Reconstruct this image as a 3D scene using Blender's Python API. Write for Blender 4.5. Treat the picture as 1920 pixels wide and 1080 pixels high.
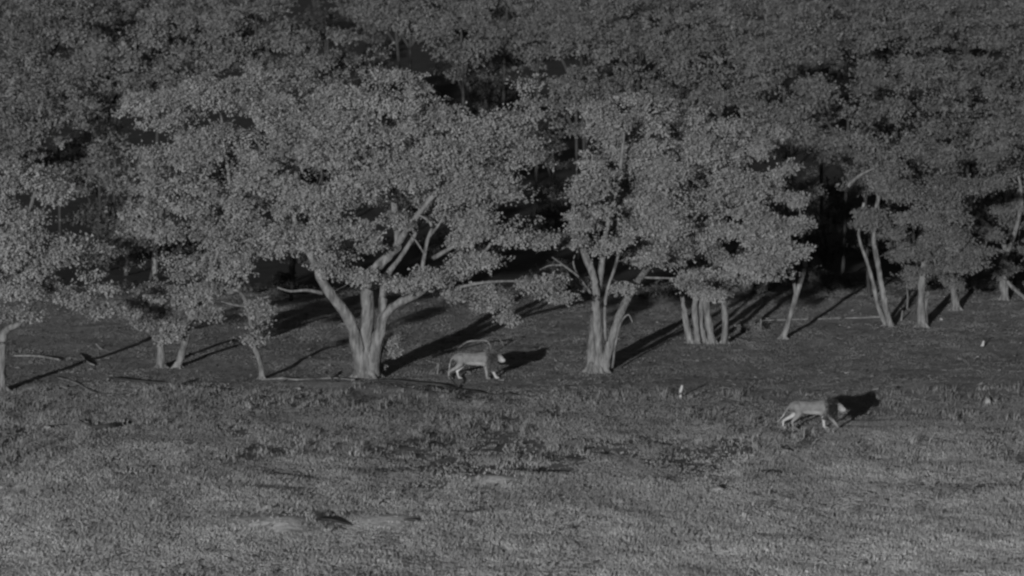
import bpy, bmesh, math, random
import numpy as np
from mathutils import Vector, Matrix, noise as mn

for o in list(bpy.data.objects): bpy.data.objects.remove(o)
scene = bpy.context.scene
col = scene.collection
R = math.radians

# ------------------------------------------------------------------ camera, sky, sun, exposure
FPX, CH, HOR = 7818.0, 15.5, -125.0            # focal length in photo pixels, camera height, horizon row
PITCH = math.atan((540 - HOR) / FPX)
cam = bpy.data.cameras.new('camera'); camo = bpy.data.objects.new('camera', cam); col.objects.link(camo)
camo.location = (0, 0, CH); camo.rotation_euler = (R(90) - PITCH, 0, 0)
cam.sensor_width = 36; cam.lens = 36 * FPX / 1920; cam.clip_start = 1; cam.clip_end = 5000
cam.dof.use_dof = True; cam.dof.focus_distance = 140; cam.dof.aperture_fstop = 1.4
scene.camera = camo

SUN_EL, SUN_AZ = 5.4, 11.2                     # the beam comes from behind the camera, a little to its left
world = bpy.data.worlds.new('World'); scene.world = world; world.use_nodes = True
nt = world.node_tree; nt.nodes.clear()
sky = nt.nodes.new('ShaderNodeTexSky'); sky.sky_type = 'NISHITA'; sky.sun_disc = False
sky.sun_elevation = R(SUN_EL); sky.sun_rotation = R(180 + SUN_AZ)
bw = nt.nodes.new('ShaderNodeRGBToBW'); bg = nt.nodes.new('ShaderNodeBackground'); wo = nt.nodes.new('ShaderNodeOutputWorld')
bg.inputs[1].default_value = 0.034
nt.links.new(sky.outputs[0], bw.inputs[0]); nt.links.new(bw.outputs[0], bg.inputs[0]); nt.links.new(bg.outputs[0], wo.inputs[0])
sl = bpy.data.lights.new('sun', 'SUN'); so = bpy.data.objects.new('sun', sl); col.objects.link(so)
sl.energy = 5.0; sl.angle = R(0.5); sl.color = (1, 1, 1)
travel = Vector((math.sin(R(SUN_AZ)) * math.cos(R(SUN_EL)), math.cos(R(SUN_AZ)) * math.cos(R(SUN_EL)), -math.sin(R(SUN_EL))))
so.rotation_euler = travel.to_track_quat('-Z', 'Y').to_euler(); so.location = (-40, -20, 40)
scene.view_settings.view_transform = 'Standard'; scene.view_settings.look = 'None'
scene.view_settings.exposure = 0; scene.view_settings.gamma = 1
scene.view_settings.use_curve_mapping = False
scene.render.engine = 'CYCLES'
scene.cycles.filter_width = 2.5
scene.cycles.max_bounces = 5; scene.cycles.diffuse_bounces = 3; scene.cycles.transmission_bounces = 2; scene.cycles.transparent_max_bounces = 4

# ------------------------------------------------------------------ helpers
ct, st = math.cos(PITCH), math.sin(PITCH)
def ray(px, py):
    u, v = (px - 960) / FPX, -(py - 540) / FPX
    return Vector((u, ct + v * st, -st + v * ct))
def P(px, py, Y):
    """the place at distance Y that shows at a photo pixel"""
    d = ray(px, py); t = Y / d.y
    return Vector((d.x * t, Y, CH + d.z * t))
def SC(Y): return FPX / Y                       # photo pixels per metre

rng = np.random.default_rng(7); random.seed(7)

def vnoise(x, y, seed=0):
    """smooth value noise on arrays"""
    xi, yi = np.floor(x), np.floor(y); fx, fy = x - xi, y - yi
    fx = fx * fx * (3 - 2 * fx); fy = fy * fy * (3 - 2 * fy)
    def h(a, b):
        s = np.sin(a * 127.1 + b * 311.7 + seed * 74.7) * 43758.5453
        return s - np.floor(s)
    return (h(xi, yi) * (1 - fx) + h(xi + 1, yi) * fx) * (1 - fy) + (h(xi, yi + 1) * (1 - fx) + h(xi + 1, yi + 1) * fx) * fy

MOUNDS = []
def hgt(x, y):
    x = np.asarray(x, float); y = np.asarray(y, float)
    t = np.maximum(y - 212, 0)
    hill = 0.09 * (np.sqrt(t * t + 100) - 10)
    hill = np.where(t > 0, hill, 0)
    hill = 60 * (1 - np.exp(-hill / 60))
    amp = 1 / (1 + np.exp((np.abs(y - 150) - 110) / 12))
    n = (vnoise(x / 9, y / 14, 1) - .5) * .30 + (vnoise(x / 2.3, y / 3.2, 2) - .5) * .11 + (vnoise(x / 1.1, y / 1.5, 8) - .5) * .05 + (vnoise(x / .8, y / 1.1, 3) - .5) * .045 * (y < 142)
    out = hill + n * amp
    for mx, my, r, hh in MOUNDS:
        out = out + hh * np.exp(-(((x - mx) / r) ** 2 + ((y - my) / (r * 1.3)) ** 2))
    return out
def H1(x, y): return float(hgt(x, y))
def G(px, py):
    """where the ray of a photo pixel meets the ground"""
    d = ray(px, py); t0 = 60.0; t = t0
    while t < 900:
        p = Vector((0, 0, CH)) + d * t
        if p.z <= H1(p.x, p.y): break
        t += .5
    a, b = t - .5, t
    for _ in range(14):
        m = (a + b) / 2; p = Vector((0, 0, CH)) + d * m
        if p.z <= H1(p.x, p.y): b = m
        else: a = m
    p = Vector((0, 0, CH)) + d * b
    return Vector((p.x, p.y, H1(p.x, p.y)))
def flatG(px, py):
    d = ray(px, py); t = -CH / d.z; return d.x * t, d.y * t
for px, py, r, hh in ((1690, 764, 3.5, -.24), (705, 727, .8, .13), (760, 731, .8, .15), (815, 738, .75, .15), (870, 746, .7, .13), (935, 749, .7, .14), (560, 722, .7, .07), (640, 721, .7, .09), (590, 722, .6, .06), (205, 806, .8, .10), (515, 993, 1.3, .20), (735, 985, .7, .12), (930, 905, .9, .14), (600, 765, 2.0, .10), (1703, 757, 1.0, -.17), (1260, 822, .8, -.10), (1300, 815, .7, -.1), (1130, 838, .9, -.10), (1010, 880, .7, -.12), (700, 800, 1.2, -.08), (820, 815, 1.2, -.08), (1640, 890, .5, -.08), (590, 895, .6, -.08), (300, 900, .7, -.08)):
    gx, gy = flatG(px, py); MOUNDS.append((gx, gy, r, hh))

def mat(name, base, var=.25, scale=3.0, rough=.8, bump=0.0, bscale=20, stretch=None, trans=0.0, attr=None, spec=.2, detail=4):
    m = bpy.data.materials.new(name); m.use_nodes = True
    n = m.node_tree; b = n.nodes['Principled BSDF']; L = n.links
    tc = n.nodes.new('ShaderNodeTexCoord'); src = tc.outputs['Object']
    if stretch:
        mp = n.nodes.new('ShaderNodeMapping'); mp.inputs['Scale'].default_value = stretch
        L.new(src, mp.inputs[0]); src = mp.outputs[0]
    tx = n.nodes.new('ShaderNodeTexNoise'); tx.inputs['Scale'].default_value = scale; tx.inputs['Detail'].default_value = detail
    tx.inputs['Roughness'].default_value = .62
    L.new(src, tx.inputs['Vector'])
    mr = n.nodes.new('ShaderNodeMapRange'); mr.inputs[1].default_value = .33; mr.inputs[2].default_value = .67
    mr.inputs[3].default_value = 1 - var; mr.inputs[4].default_value = 1 + var
    L.new(tx.outputs[0], mr.inputs[0])
    mul = n.nodes.new('ShaderNodeMath'); mul.operation = 'MULTIPLY'; mul.inputs[1].default_value = base
    L.new(mr.outputs[0], mul.inputs[0]); out = mul.outputs[0]
    if attr:
        at = n.nodes.new('ShaderNodeAttribute'); at.attribute_name = attr
        m2 = n.nodes.new('ShaderNodeMath'); m2.operation = 'MULTIPLY'
        L.new(out, m2.inputs[0]); L.new(at.outputs['Fac'], m2.inputs[1]); out = m2.outputs[0]
    L.new(out, b.inputs['Base Color'])
    b.inputs['Roughness'].default_value = rough; b.inputs['Specular IOR Level'].default_value = spec
    if bump:
        bt = n.nodes.new('ShaderNodeTexNoise'); bt.inputs['Scale'].default_value = bscale; bt.inputs['Detail'].default_value = 5
        L.new(src, bt.inputs['Vector'])
        bp = n.nodes.new('ShaderNodeBump'); bp.inputs['Strength'].default_value = bump; bp.inputs['Distance'].default_value = .06
        L.new(bt.outputs[0], bp.inputs['Height']); L.new(bp.outputs[0], b.inputs['Normal'])
    if trans:
        tr = n.nodes.new('ShaderNodeBsdfTranslucent'); L.new(out, tr.inputs[0])
        mx = n.nodes.new('ShaderNodeMixShader'); mx.inputs[0].default_value = trans
        L.new(b.outputs[0], mx.inputs[1]); L.new(tr.outputs[0], mx.inputs[2])
        L.new(mx.outputs[0], n.nodes['Material Output'].inputs[0])
    return m

M = {}
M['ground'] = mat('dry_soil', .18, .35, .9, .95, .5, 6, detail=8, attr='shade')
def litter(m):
    """darkens the ground behind the trees: leaf litter, plus crown shade painted in"""
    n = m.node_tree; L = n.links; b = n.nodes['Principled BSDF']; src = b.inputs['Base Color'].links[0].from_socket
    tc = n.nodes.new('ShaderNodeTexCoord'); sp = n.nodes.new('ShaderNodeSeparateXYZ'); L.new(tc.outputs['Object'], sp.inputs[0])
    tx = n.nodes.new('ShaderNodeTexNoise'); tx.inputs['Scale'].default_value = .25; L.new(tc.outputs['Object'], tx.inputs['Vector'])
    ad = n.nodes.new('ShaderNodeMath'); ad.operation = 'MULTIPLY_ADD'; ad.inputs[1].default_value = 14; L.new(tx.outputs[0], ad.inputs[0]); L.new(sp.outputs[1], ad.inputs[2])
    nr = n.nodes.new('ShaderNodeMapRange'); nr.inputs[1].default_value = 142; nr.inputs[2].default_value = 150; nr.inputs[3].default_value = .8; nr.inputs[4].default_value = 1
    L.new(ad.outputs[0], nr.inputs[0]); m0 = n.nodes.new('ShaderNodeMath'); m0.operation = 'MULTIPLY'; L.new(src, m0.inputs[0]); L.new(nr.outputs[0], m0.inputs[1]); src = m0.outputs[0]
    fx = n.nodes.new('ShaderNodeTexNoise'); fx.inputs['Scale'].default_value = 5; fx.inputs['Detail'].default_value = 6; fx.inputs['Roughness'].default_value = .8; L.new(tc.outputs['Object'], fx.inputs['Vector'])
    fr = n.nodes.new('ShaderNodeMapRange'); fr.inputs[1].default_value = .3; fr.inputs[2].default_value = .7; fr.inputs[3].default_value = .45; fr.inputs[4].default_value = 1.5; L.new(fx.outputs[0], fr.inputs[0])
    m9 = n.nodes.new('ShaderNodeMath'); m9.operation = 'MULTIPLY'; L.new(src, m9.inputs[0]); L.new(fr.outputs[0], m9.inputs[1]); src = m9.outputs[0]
    mr = n.nodes.new('ShaderNodeMapRange'); mr.inputs[1].default_value = 180; mr.inputs[2].default_value = 191; mr.inputs[3].default_value = 1; mr.inputs[4].default_value = .14  # shade of the crowns painted into the ground colour, along with the litter
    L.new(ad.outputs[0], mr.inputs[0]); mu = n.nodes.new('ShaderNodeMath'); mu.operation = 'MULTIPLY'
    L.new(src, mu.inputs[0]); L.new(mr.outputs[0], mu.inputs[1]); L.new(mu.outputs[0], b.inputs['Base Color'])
litter(M['ground'])  # leaf litter plus painted crown shade behind the trees
M['grass'] = mat('grass_blade', .28, .22, .35, .7, trans=.3, attr='shade')
M['turf'] = mat('short_turf', .14, .3, .3, .8, trans=.2, attr='shade')
M['leaf_pale'] = mat('pale_leaf', .205, .12, .8, .6, trans=.3, attr='shade')
M['leaf_mid'] = mat('mid_leaf', .135, .12, .8, .6, trans=.3, attr='shade')  # duller for back and right trees: falloff of the beam put into the leaf
M['leaf_dark'] = mat('dark_leaf', .082, .18, .8, .6, trans=.22, attr='shade')
M['leaf_shaded'] = mat('shaded_leaf', .045, .2, .8, .6, trans=.15, attr='shade')  # near-black because the shade of the wood is put into the leaf colour
M['bark'] = mat('grey_bark', .10, .6, 6.5, .9, 1.0, 14, (1, 1, .28), detail=8)
M['bark_dark'] = mat('dark_bark', .026, .35, 3.0, .9, .9, 9, (1, 1, .3))  # on the trees behind, this bark colour carries the shade of the wood
M['deadwood'] = mat('dead_wood', .12, .4, 5, .85, .5, 20)
M['litter'] = mat('dry_litter', .12, .3, 5, .9, attr='shade')
M['stone'] = mat('pale_stone', .17, .25, 6, .9, .6, 12)
M['white'] = mat('white_paint', .26, .08, 8, .6)
M['sand'] = mat('bare_sand', .24, .3, 3, .95, .5, 10, detail=7)
M['fur'] = mat('lion_fur', 1.0, .12, 9, .8, .4, 40, attr='shade')
M['mane'] = mat('lion_mane', 1.0, .3, 9, .85, attr='shade')
M['dark'] = mat('dark_skin', .02, .1, 9, .5)

def link(name, me, m=None, parent=None, loc=None):
    o = bpy.data.objects.new(name, me); col.objects.link(o)
    if m is not None and me is not None and len(me.materials) == 0: me.materials.append(M[m])
    if parent is not None: o.parent = parent
    if loc is not None: o.location = loc
    return o
def tag(o, label=None, cat=None, group=None, kind=None):
    if label: o['label'] = label
    if cat: o['category'] = cat
    if group: o['group'] = group
    if kind: o['kind'] = kind
    return o
def npmesh(name, v, nper, shade=None, smooth=False):
    """v: (n*nper,3) verts, each run of nper is one face"""
    v = np.ascontiguousarray(v, dtype=np.float32); nf = len(v) // nper
    me = bpy.data.meshes.new(name); me.vertices.add(len(v)); me.vertices.foreach_set('co', v.ravel())
    me.loops.add(nf * nper); me.loops.foreach_set('vertex_index', np.arange(nf * nper, dtype=np.int32))
    me.polygons.add(nf); me.polygons.foreach_set('loop_start', (np.arange(nf) * nper).astype(np.int32))
    if shade is not None:
        a = me.attributes.new('shade', 'FLOAT', 'POINT'); a.data.foreach_set('value', np.repeat(shade, nper).astype(np.float32))
    me.update(calc_edges=True); return me
def unit(a): return a / np.maximum(np.linalg.norm(a, axis=-1, keepdims=True), 1e-9)

# ------------------------------------------------------------------ the ground
def axis(lo, a, b, hi, step):
    fine = np.arange(a, b, step); up = b + (hi - b) * (np.linspace(0, 1, 26) ** 2.2)
    dn = a - (a - lo) * (np.linspace(0, 1, 26) ** 2.2)
    return np.concatenate([dn[1:][::-1], fine, up])
xs = axis(-1500, -32, 32, 1500, .32); ys = axis(-400, 92, 230, 2500, .36)
X, Y = np.meshgrid(xs, ys); Z = hgt(X, Y)
nx, ny = len(xs), len(ys)
V = np.stack([X.ravel(), Y.ravel(), Z.ravel()], 1).astype(np.float32)
i = (np.arange(ny - 1)[:, None] * nx + np.arange(nx - 1)[None, :]).ravel()
F = np.stack([i, i + 1, i + nx + 1, i + nx], 1).astype(np.int32)
me = bpy.data.meshes.new('ground'); me.vertices.add(len(V)); me.vertices.foreach_set('co', V.ravel())
me.loops.add(F.size); me.loops.foreach_set('vertex_index', F.ravel())
me.polygons.add(len(F)); me.polygons.foreach_set('loop_start', (np.arange(len(F)) * 4).astype(np.int32))
me.update(calc_edges=True); me.polygons.foreach_set('use_smooth', np.ones(len(F), bool))
tone = np.ones(len(V))
for mx, my, r, hh in MOUNDS[10:13]: tone += 4.2 * np.exp(-(((V[:, 0] - mx) / (r * 1.2)) ** 2 + ((V[:, 1] - my) / (r * 1.7)) ** 2))
at = me.attributes.new('shade', 'FLOAT', 'POINT'); at.data.foreach_set('value', tone.astype(np.float32))
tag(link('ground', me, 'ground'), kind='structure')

# ------------------------------------------------------------------ grass
def tall_patch(x, y):
    d = vnoise(x / 1.6, y / 3.5, 11) * .6 + vnoise(x / .6, y / 1.5, 12) * .4
    return d
def blades(x, y, hh, w, nb, shade, lean=1.1):
    n = len(x); x = np.repeat(x, nb); y = np.repeat(y, nb); hh = np.repeat(hh, nb) * rng.uniform(.5, 1.15, n * nb); shade = np.repeat(shade, nb) * rng.uniform(.82, 1.18, n * nb)
    w = np.repeat(w, nb)
    x = x + rng.normal(0, .05, n * nb); y = y + rng.normal(0, .05, n * nb); z = hgt(x, y) - .01
    a = rng.uniform(0, 2 * np.pi, n * nb); l = rng.uniform(.1, lean, n * nb) * hh
    tip = np.stack([x + np.cos(a) * l, y + np.sin(a) * l, z + hh], 1)
    b = a + rng.uniform(.9, 2.2, n * nb)
    side = np.stack([np.cos(b), np.sin(b), np.zeros_like(b)], 1) * w[:, None] * .5
    base = np.stack([x, y, z], 1)
    mid = base * .45 + tip * .55 
    q = np.stack([base * .8 + mid * .2 - side * .9, mid + side * 1.3, tip], 1).reshape(-1, 3)
    return q, shade
MOUND_XY = [(m[0], m[1], m[2] * 1.35) for m in MOUNDS[10:13]] + [(m[0], m[1], m[2] * (1 if m[2] > .85 else .8)) for m in MOUNDS[1:10] + MOUNDS[10:13]]
def grass_field(name, y0, y1, dens, hfun, w, nb, m, label, edge=3.0):
    n = int((y1 - y0) * (y1 + y0) * .5 * 2 * (1020 / FPX) * dens)
    yy = np.sqrt(rng.uniform(y0 ** 2, y1 ** 2, n)); xx = rng.uniform(-1, 1, n) * (yy * (1000 / FPX) + 1.5)
    hh, keep, sh = hfun(xx, yy)
    k = rng.uniform(0, 1, n) < keep
    for mx, my, r in MOUND_XY:
        k &= ~((((xx - mx) / r) ** 2 + ((yy - my) / (r * 1.3)) ** 2 < .8) & (rng.uniform(0, 1, n) < .8))
    xx, yy, hh, sh = xx[k], yy[k], hh[k], sh[k]
    q, s = blades(xx, yy, hh, np.full(len(xx), w) * rng.uniform(.6, 1.4, len(xx)), nb, sh)
    o = link(name, npmesh(name, q, 3, s), m)
    tag(o, label, 'grass', kind='stuff')
def fg(x, y):
    edge = 142 + (vnoise(x / 4, y / 4, 21) - .5) * 12
    p = tall_patch(x, y)
    fall = np.clip((edge - y) / 11, 0, 1)
    near = np.clip((134 - y) / 32, 0, 1)
    h = (.035 + .085 * np.clip((p - .25) * 2, 0, 1)) * (.5 + .5 * fall)
    dn = vnoise(x / .7, y / 2.0, 31) * .45 + vnoise(x / 2.6, y / 5, 34) * .25 + vnoise(x / 6, y / 9, 32) * .3
    band = np.exp(-((y - 125) / 7) ** 2) * np.exp(-((x - 0) / 9) ** 2) * .10
    keep = .10 + .90 * np.clip((dn - .27 - band) / .10, 0, 1); keep = np.where(y < 110, np.maximum(keep, .75), keep)
    sh = (.66 + .62 * near) * (.72 + .34 * vnoise(x / .3, y / .7, 33) + .26 * vnoise(x / 2, y / 4, 35))  # lamp falloff put into the colour: blades lighter toward the camera
    return h, keep * fall, sh
def mg(x, y):
    h = .02 + .05 * vnoise(x / .7, y / 1.6, 41) ** 2
    k = np.clip((y - 128) / 8, 0, 1) * (.4 + .6 * vnoise(x / 1.5, y / 5, 42))
    return h, k, .8 + .4 * vnoise(x / .6, y / 2, 43)
grass_field('meadow_grass', 94, 143, 130, fg, .036, 5, 'grass', 'rough pale leafy grass covering the whole foreground')
grass_field('short_grass', 126, 184, 80, mg, .03, 3, 'turf', 'short dark grazed grass between and under the trees')

def weeds():
    n = 2400; yy = np.sqrt(rng.uniform(98 ** 2, 141 ** 2, n)); xx = rng.uniform(-1, 1, n) * (yy * .128 + 1)
    lx, ly = flatG(1525, 800); k = (vnoise(xx / 3, yy / 6, 51) > .35) & ~((np.abs(xx - lx - .3) < 1.8) & (yy > ly - 2.2) & (yy < ly + 9)); xx, yy = xx[k], yy[k]; n = len(xx)
    near = np.clip((134 - yy) / 32, 0, 1)  # weeds coloured lighter up close as well, for the lamp falloff
    sz = rng.uniform(.5, 1.4, n) * (1 + .9 * np.clip((yy - 114) / 10, 0, 1) * (vnoise(xx / 2.2, yy / 4, 55) > .45)); m = 14
    X_ = np.repeat(xx, m) + rng.normal(0, .07, n * m) * np.repeat(sz, m); Y_ = np.repeat(yy, m) + rng.normal(0, .07, n * m)
    q, s = blades(X_, Y_, np.repeat(sz, m) * .13, np.full(n * m, .032), 1, np.repeat((.7 + .5 * near) * rng.uniform(.7, 1.15, n), m), 1.0)
    tag(link('weed_clumps', npmesh('weed_clumps', q, 3, s), 'grass'), 'small leafy weed clumps standing up through the foreground grass', 'weeds', kind='stuff')
weeds()
def litter_bits():
    n = 16000; y = np.sqrt(rng.uniform(132 ** 2, 186 ** 2, n)); x = rng.uniform(-1, 1, n) * (y * .128 + 1); z = hgt(x, y)
    c = np.stack([x, y, z + .004], 1)[:, None, :]; r = (rng.uniform(.02, .075, n) ** 1.0)[:, None, None]
    d = rng.normal(0, 1, (n, 3, 3)); d[:, :, 2] = np.abs(d[:, :, 2]) * .45
    a = rng.uniform(0, 6.28, n); st_ = np.stack([np.cos(a), np.sin(a) * 2, np.zeros(n)], 1)[:, None, :] * rng.normal(0, 1, (n, 3, 1)) * 1.2
    q = (c + (d + st_) * r).reshape(-1, 3); q[:, 2] = np.maximum(q[:, 2], np.repeat(z, 3) - .01)
    tag(link('ground_litter', npmesh('ground_litter', q, 3, rng.uniform(.25, 1.5, n)), 'litter'), 'scattered dry leaves and twig bits on the bare ground around the trunks', 'litter', kind='stuff')
litter_bits()

# ------------------------------------------------------------------ tubes
def catmull(pts, k=5):
    pts = [np.array(p, float) for p in pts]; out = []
    for i in range(len(pts) - 1):
        p0 = pts[max(i - 1, 0)]; p1 = pts[i]; p2 = pts[i + 1]; p3 = pts[min(i + 2, len(pts) - 1)]
        for j in range(k):
            t = j / k
            out.append(.5 * ((2 * p1) + (-p0 + p2) * t + (2 * p0 - 5 * p1 + 4 * p2 - p3) * t * t + (-p0 + 3 * p1 - 3 * p2 + p3) * t ** 3))
    out.append(pts[-1]); return out
class Tubes:
    def __init__(s): s.v = []; s.f = []
    def add(s, pts, k=5, n=9, rough=.12, smooth=True):
        """pts: (x,y,z,r)"""
        q = catmull(pts, k) if smooth and len(pts) > 2 else [np.array(p, float) for p in pts]
        b0 = len(s.v); ph = random.random() * 10
        for i, p in enumerate(q):
            a = q[max(i - 1, 0)][:3]; b = q[min(i + 1, len(q) - 1)][:3]
            t = Vector(b - a).normalized(); u = t.orthogonal().normalized() if abs(t.z) > .99 else t.cross(Vector((0, 0, 1))).normalized(); w = t.cross(u)
            r = max(p[3], .003)
            for j in range(n):
                an = 2 * math.pi * j / n
                rr = r * (1 + rough * (mn.noise(Vector((math.cos(an) * 1.3 + ph, math.sin(an) * 1.3, i * .35))) * 1.6))
                s.v.append(Vector(p[:3]) + (u * math.cos(an) + w * math.sin(an)) * rr)
        for i in range(len(q) - 1):
            for j in range(n):
                a = b0 + i * n + j; b = b0 + i * n + (j + 1) % n
                s.f.append((a, b, b + n, a + n))
        s.f.append(tuple(b0 + j for j in range(n))[::-1]); e = b0 + (len(q) - 1) * n
        s.f.append(tuple(e + j for j in range(n)))
        return [Vector(p[:3]) for p in q], [p[3] for p in q]
    def build(s, name, m, parent=None, origin=None):
        me = bpy.data.meshes.new(name); o3 = origin or Vector((0, 0, 0))
        me.from_pydata([tuple(v - o3) for v in s.v], [], s.f); me.update()
        me.polygons.foreach_set('use_smooth', np.ones(len(me.polygons), bool))
        return link(name, me, m, parent)

# ------------------------------------------------------------------ trees
def make_leaves(centres, radii, per, size, origin, tint=1.0):
    """every clump is a handful of sprigs, every sprig a few hanging leaves from one twig end"""
    ns = max(per // 5, 3); n = len(centres); c = np.repeat(centres, ns, 0); r = np.repeat(radii, ns, 0); N = n * ns
    d = unit(rng.normal(0, 1, (N, 3))); d[:, 2] = np.where(rng.uniform(0, 1, N) < .4, np.abs(d[:, 2]), d[:, 2]); d[:, 1] = np.where(rng.uniform(0, 1, N) < .4, -np.abs(d[:, 1]), d[:, 1])
    pos = c + d * r * (rng.uniform(.25, 1.08, N) ** .6)[:, None]
    dirs = unit(d * .8 + rng.normal(0, .45, (N, 3)) + np.array([0, -.15, -.1]))
    sz = size * rng.uniform(.7, 1.35, N); tone = np.repeat(rng.uniform(.86, 1.14, n), ns) * rng.uniform(.95, 1.05, N)
    k = 5; pos = np.repeat(pos, k, 0); dirs = np.repeat(dirs, k, 0); sz = np.repeat(sz, k) * rng.uniform(.7, 1.2, N * k); tone = np.repeat(tone, k) * rng.uniform(.94, 1.06, N * k)
    ax = unit(dirs + rng.normal(0, .5, (N * k, 3)) + np.array([0, 0, -.25]))
    nr = unit(np.repeat(d * np.array([.8, .8, 1.3]), k, 0) + rng.normal(0, .24, (N * k, 3)) + np.array([0, -.35, .30])); nr = unit(nr - ax * (nr * ax).sum(1, keepdims=True))
    sd = np.cross(ax, nr); s = sz[:, None]; pos = pos + dirs * rng.uniform(-.8, .8, (N * k, 1)) * s + rng.normal(0, .35, (N * k, 3)) * s
    q = np.stack([pos, pos + ax * s * .62 + sd * s * .36, pos + ax * s * .8 - sd * s * .22], 1)
    return npmesh('crown', (q.reshape(-1, 3) - np.array(origin)), 3, tint * tone)

DENS = 6.0
PER = 2.15
def fill(ells, Y0, dens, rmul=1.0, flat=.5, gap=True, gthr=-.06):
    cs, rs = [], []
    for e in ells:
        cx, cy, rx, ry = e[:4]; dy = e[4] if len(e) > 4 else 0.0; Yc = Y0 + dy
        c = np.array(P(cx, cy, Yc)); s = SC(Yc); ax, az = rx / s, ry / s
        ad = min(max(.8 * min(ax, az) + .25 * max(ax, az), .5), 3.6)
        area = math.pi * ax * az
        n = max(int(area * dens * DENS * (.55 + .22 * ad)), 4)
        d = unit(rng.normal(0, 1, (n, 3))); flipm = rng.uniform(0, 1, n) < .6
        d[:, 1] = np.where(flipm, -np.abs(d[:, 1]), d[:, 1])
        rad = rng.uniform(.08, 1, n) ** (1 / 2.6)
        pr = rng.uniform(.24, .58, n) * rmul * min(1.0, .6 + .3 * min(ax, az))
        k = np.array([max(ax - .3, .15), ad, max(az - .25, .12)])
        p = c + d * rad[:, None] * k
        # clumps wander so the outline breaks up
        p[:, 0] += (vnoise(p[:, 2] * 1.1, p[:, 1] * .7, 5) - .5) * .9; p[:, 2] += (vnoise(p[:, 0] * .9, p[:, 1] * .7, 6) - .5) * .8
        if gap:
            q = np.array([mn.noise(Vector((a[0] * .75 + 9 + Y0, a[1] * .28, a[2] * 1.7 + 3))) for a in p]); q2 = np.array([mn.noise(Vector((a[0] * 1.5 + Y0, a[1] * .35, a[2] * 3.0))) for a in p]); q = np.minimum(q - gthr, q2 + .07)
            ok = (q > 0) | ((p[:, 1] > Yc + .5 * ad) & (rng.uniform(0, 1, n) < .5))
            if ok.sum() > 3: p = p[ok]; pr = pr[ok]; n = len(p)
        cs.append(p); rs.append(np.stack([pr * rng.uniform(1.1, 1.9, n), pr, pr * flat * rng.uniform(.7, 1.2, n)], 1))
    return np.concatenate(cs), np.concatenate(rs)

def tree(name, label, cat, base, stems, ells, leaf='leaf_pale', bark='bark', dens=2.0, per=90, size=.15, tint=1.0,
         bare=(), group=None, rmul=1.0, Y0=None, parts=None, gthr=-.08):
    """stems: polylines in photo pixels (px, py, radius px, depth offset m); ells: crown lobes"""
    if Y0 is None: Y0 = G(*base).y
    b = P(base[0], base[1], Y0); b.z = H1(b.x, Y0)
    root = link(name, None, loc=b); tag(root, label, cat, group)
    s = SC(Y0); nodes = []
    for si, stx in enumerate(stems):
        pts = []
        for q in stx:
            px, py, r = q[:3]; dd = q[3] if len(q) > 3 else 0
            w = P(px, py, Y0 + dd); pts.append((w.x, w.y, w.z, r * .84 / s))
        isbase = stx[0][1] >= base[1] - 40
        if isbase:
            x, y, z, r = pts[0]; g = H1(x, y)
            pts[0] = (x, y, min(z, g + .05), r * 1.15); pts.insert(0, (x, y, g - .25, r * 1.5))
        T = Tubes(); pp, rr = T.add(pts, 7, 12, .2)
        nm = (parts[si] if parts else ('trunk' if isbase else 'limb'))
        T.build(nm, bark, root, b)
        if isbase and r * s > 5:
            x, y, z, r = pts[1]; a0 = random.random() * 6
            for k in range(4):
                a = a0 + k * 1.57 + random.uniform(-.4, .4); u, w_ = math.cos(a), math.sin(a); q = []
                for e, (dd, hh, f) in enumerate(((.2, 1.5, .5), (.8, .55, .45), (1.3, .08, .35), (2.0, -.25, .22))):
                    q.append((x + u * dd * r, y + w_ * dd * r, H1(x + u * dd * r, y + w_ * dd * r) + hh * r, r * f))
                T2 = Tubes(); T2.add(q, 3, 7, .2); T2.build('root', bark, root, b)
        nodes += [(p, r) for p, r in list(zip(pp, rr))[len(pp) // 2:]]
    if ells:
        C, Rr = fill(ells, Y0, dens, rmul, gthr=gthr)
        # twigs from the nearest limb to every clump
        T = Tubes(); tn = np.zeros((len(nodes) + 2 * len(C), 3)); nn = len(nodes); tn[:nn] = [tuple(n[0]) for n in nodes]
        d0 = np.array([np.min(np.linalg.norm(tn[:nn] - c, axis=1)) for c in C]); size *= .70
        for i in np.argsort(d0):
            c = C[i]; dd = np.linalg.norm(tn[:nn] - c, axis=1) + .15 * np.maximum(0, tn[:nn, 2] - c[2]); j = int(np.argmin(dd))
            a = Vector(tn[j]); c = Vector(c); L = (a - c).length
            if L < .2: continue
            mid = (a + c) * .5 + Vector((random.uniform(-.12, .12), random.uniform(-.12, .12), random.uniform(-.02, .14))) * L
            r0 = min(.008 + .011 * L, .055)
            T.add([(*a, r0), (*mid, r0 * .75), (*c, .01)], 1, 3, 0, False)
            tn[nn] = mid; tn[nn + 1] = c; nn += 2
        if T.v: tag(T.build('branches', bark, root, b), kind='stuff')
        tag(link('crown', make_leaves(C, Rr, int(per * PER), size, b, tint), leaf, root), kind='stuff')
    if bare:
        for stx in bare:
            T = Tubes()
            T.add([(*P(q[0], q[1], Y0 + (q[3] if len(q) > 3 else 0)), q[2] / s) for q in stx], 4, 6)
            T.build('bare_branch', bark, root, b)
    return root

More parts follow.
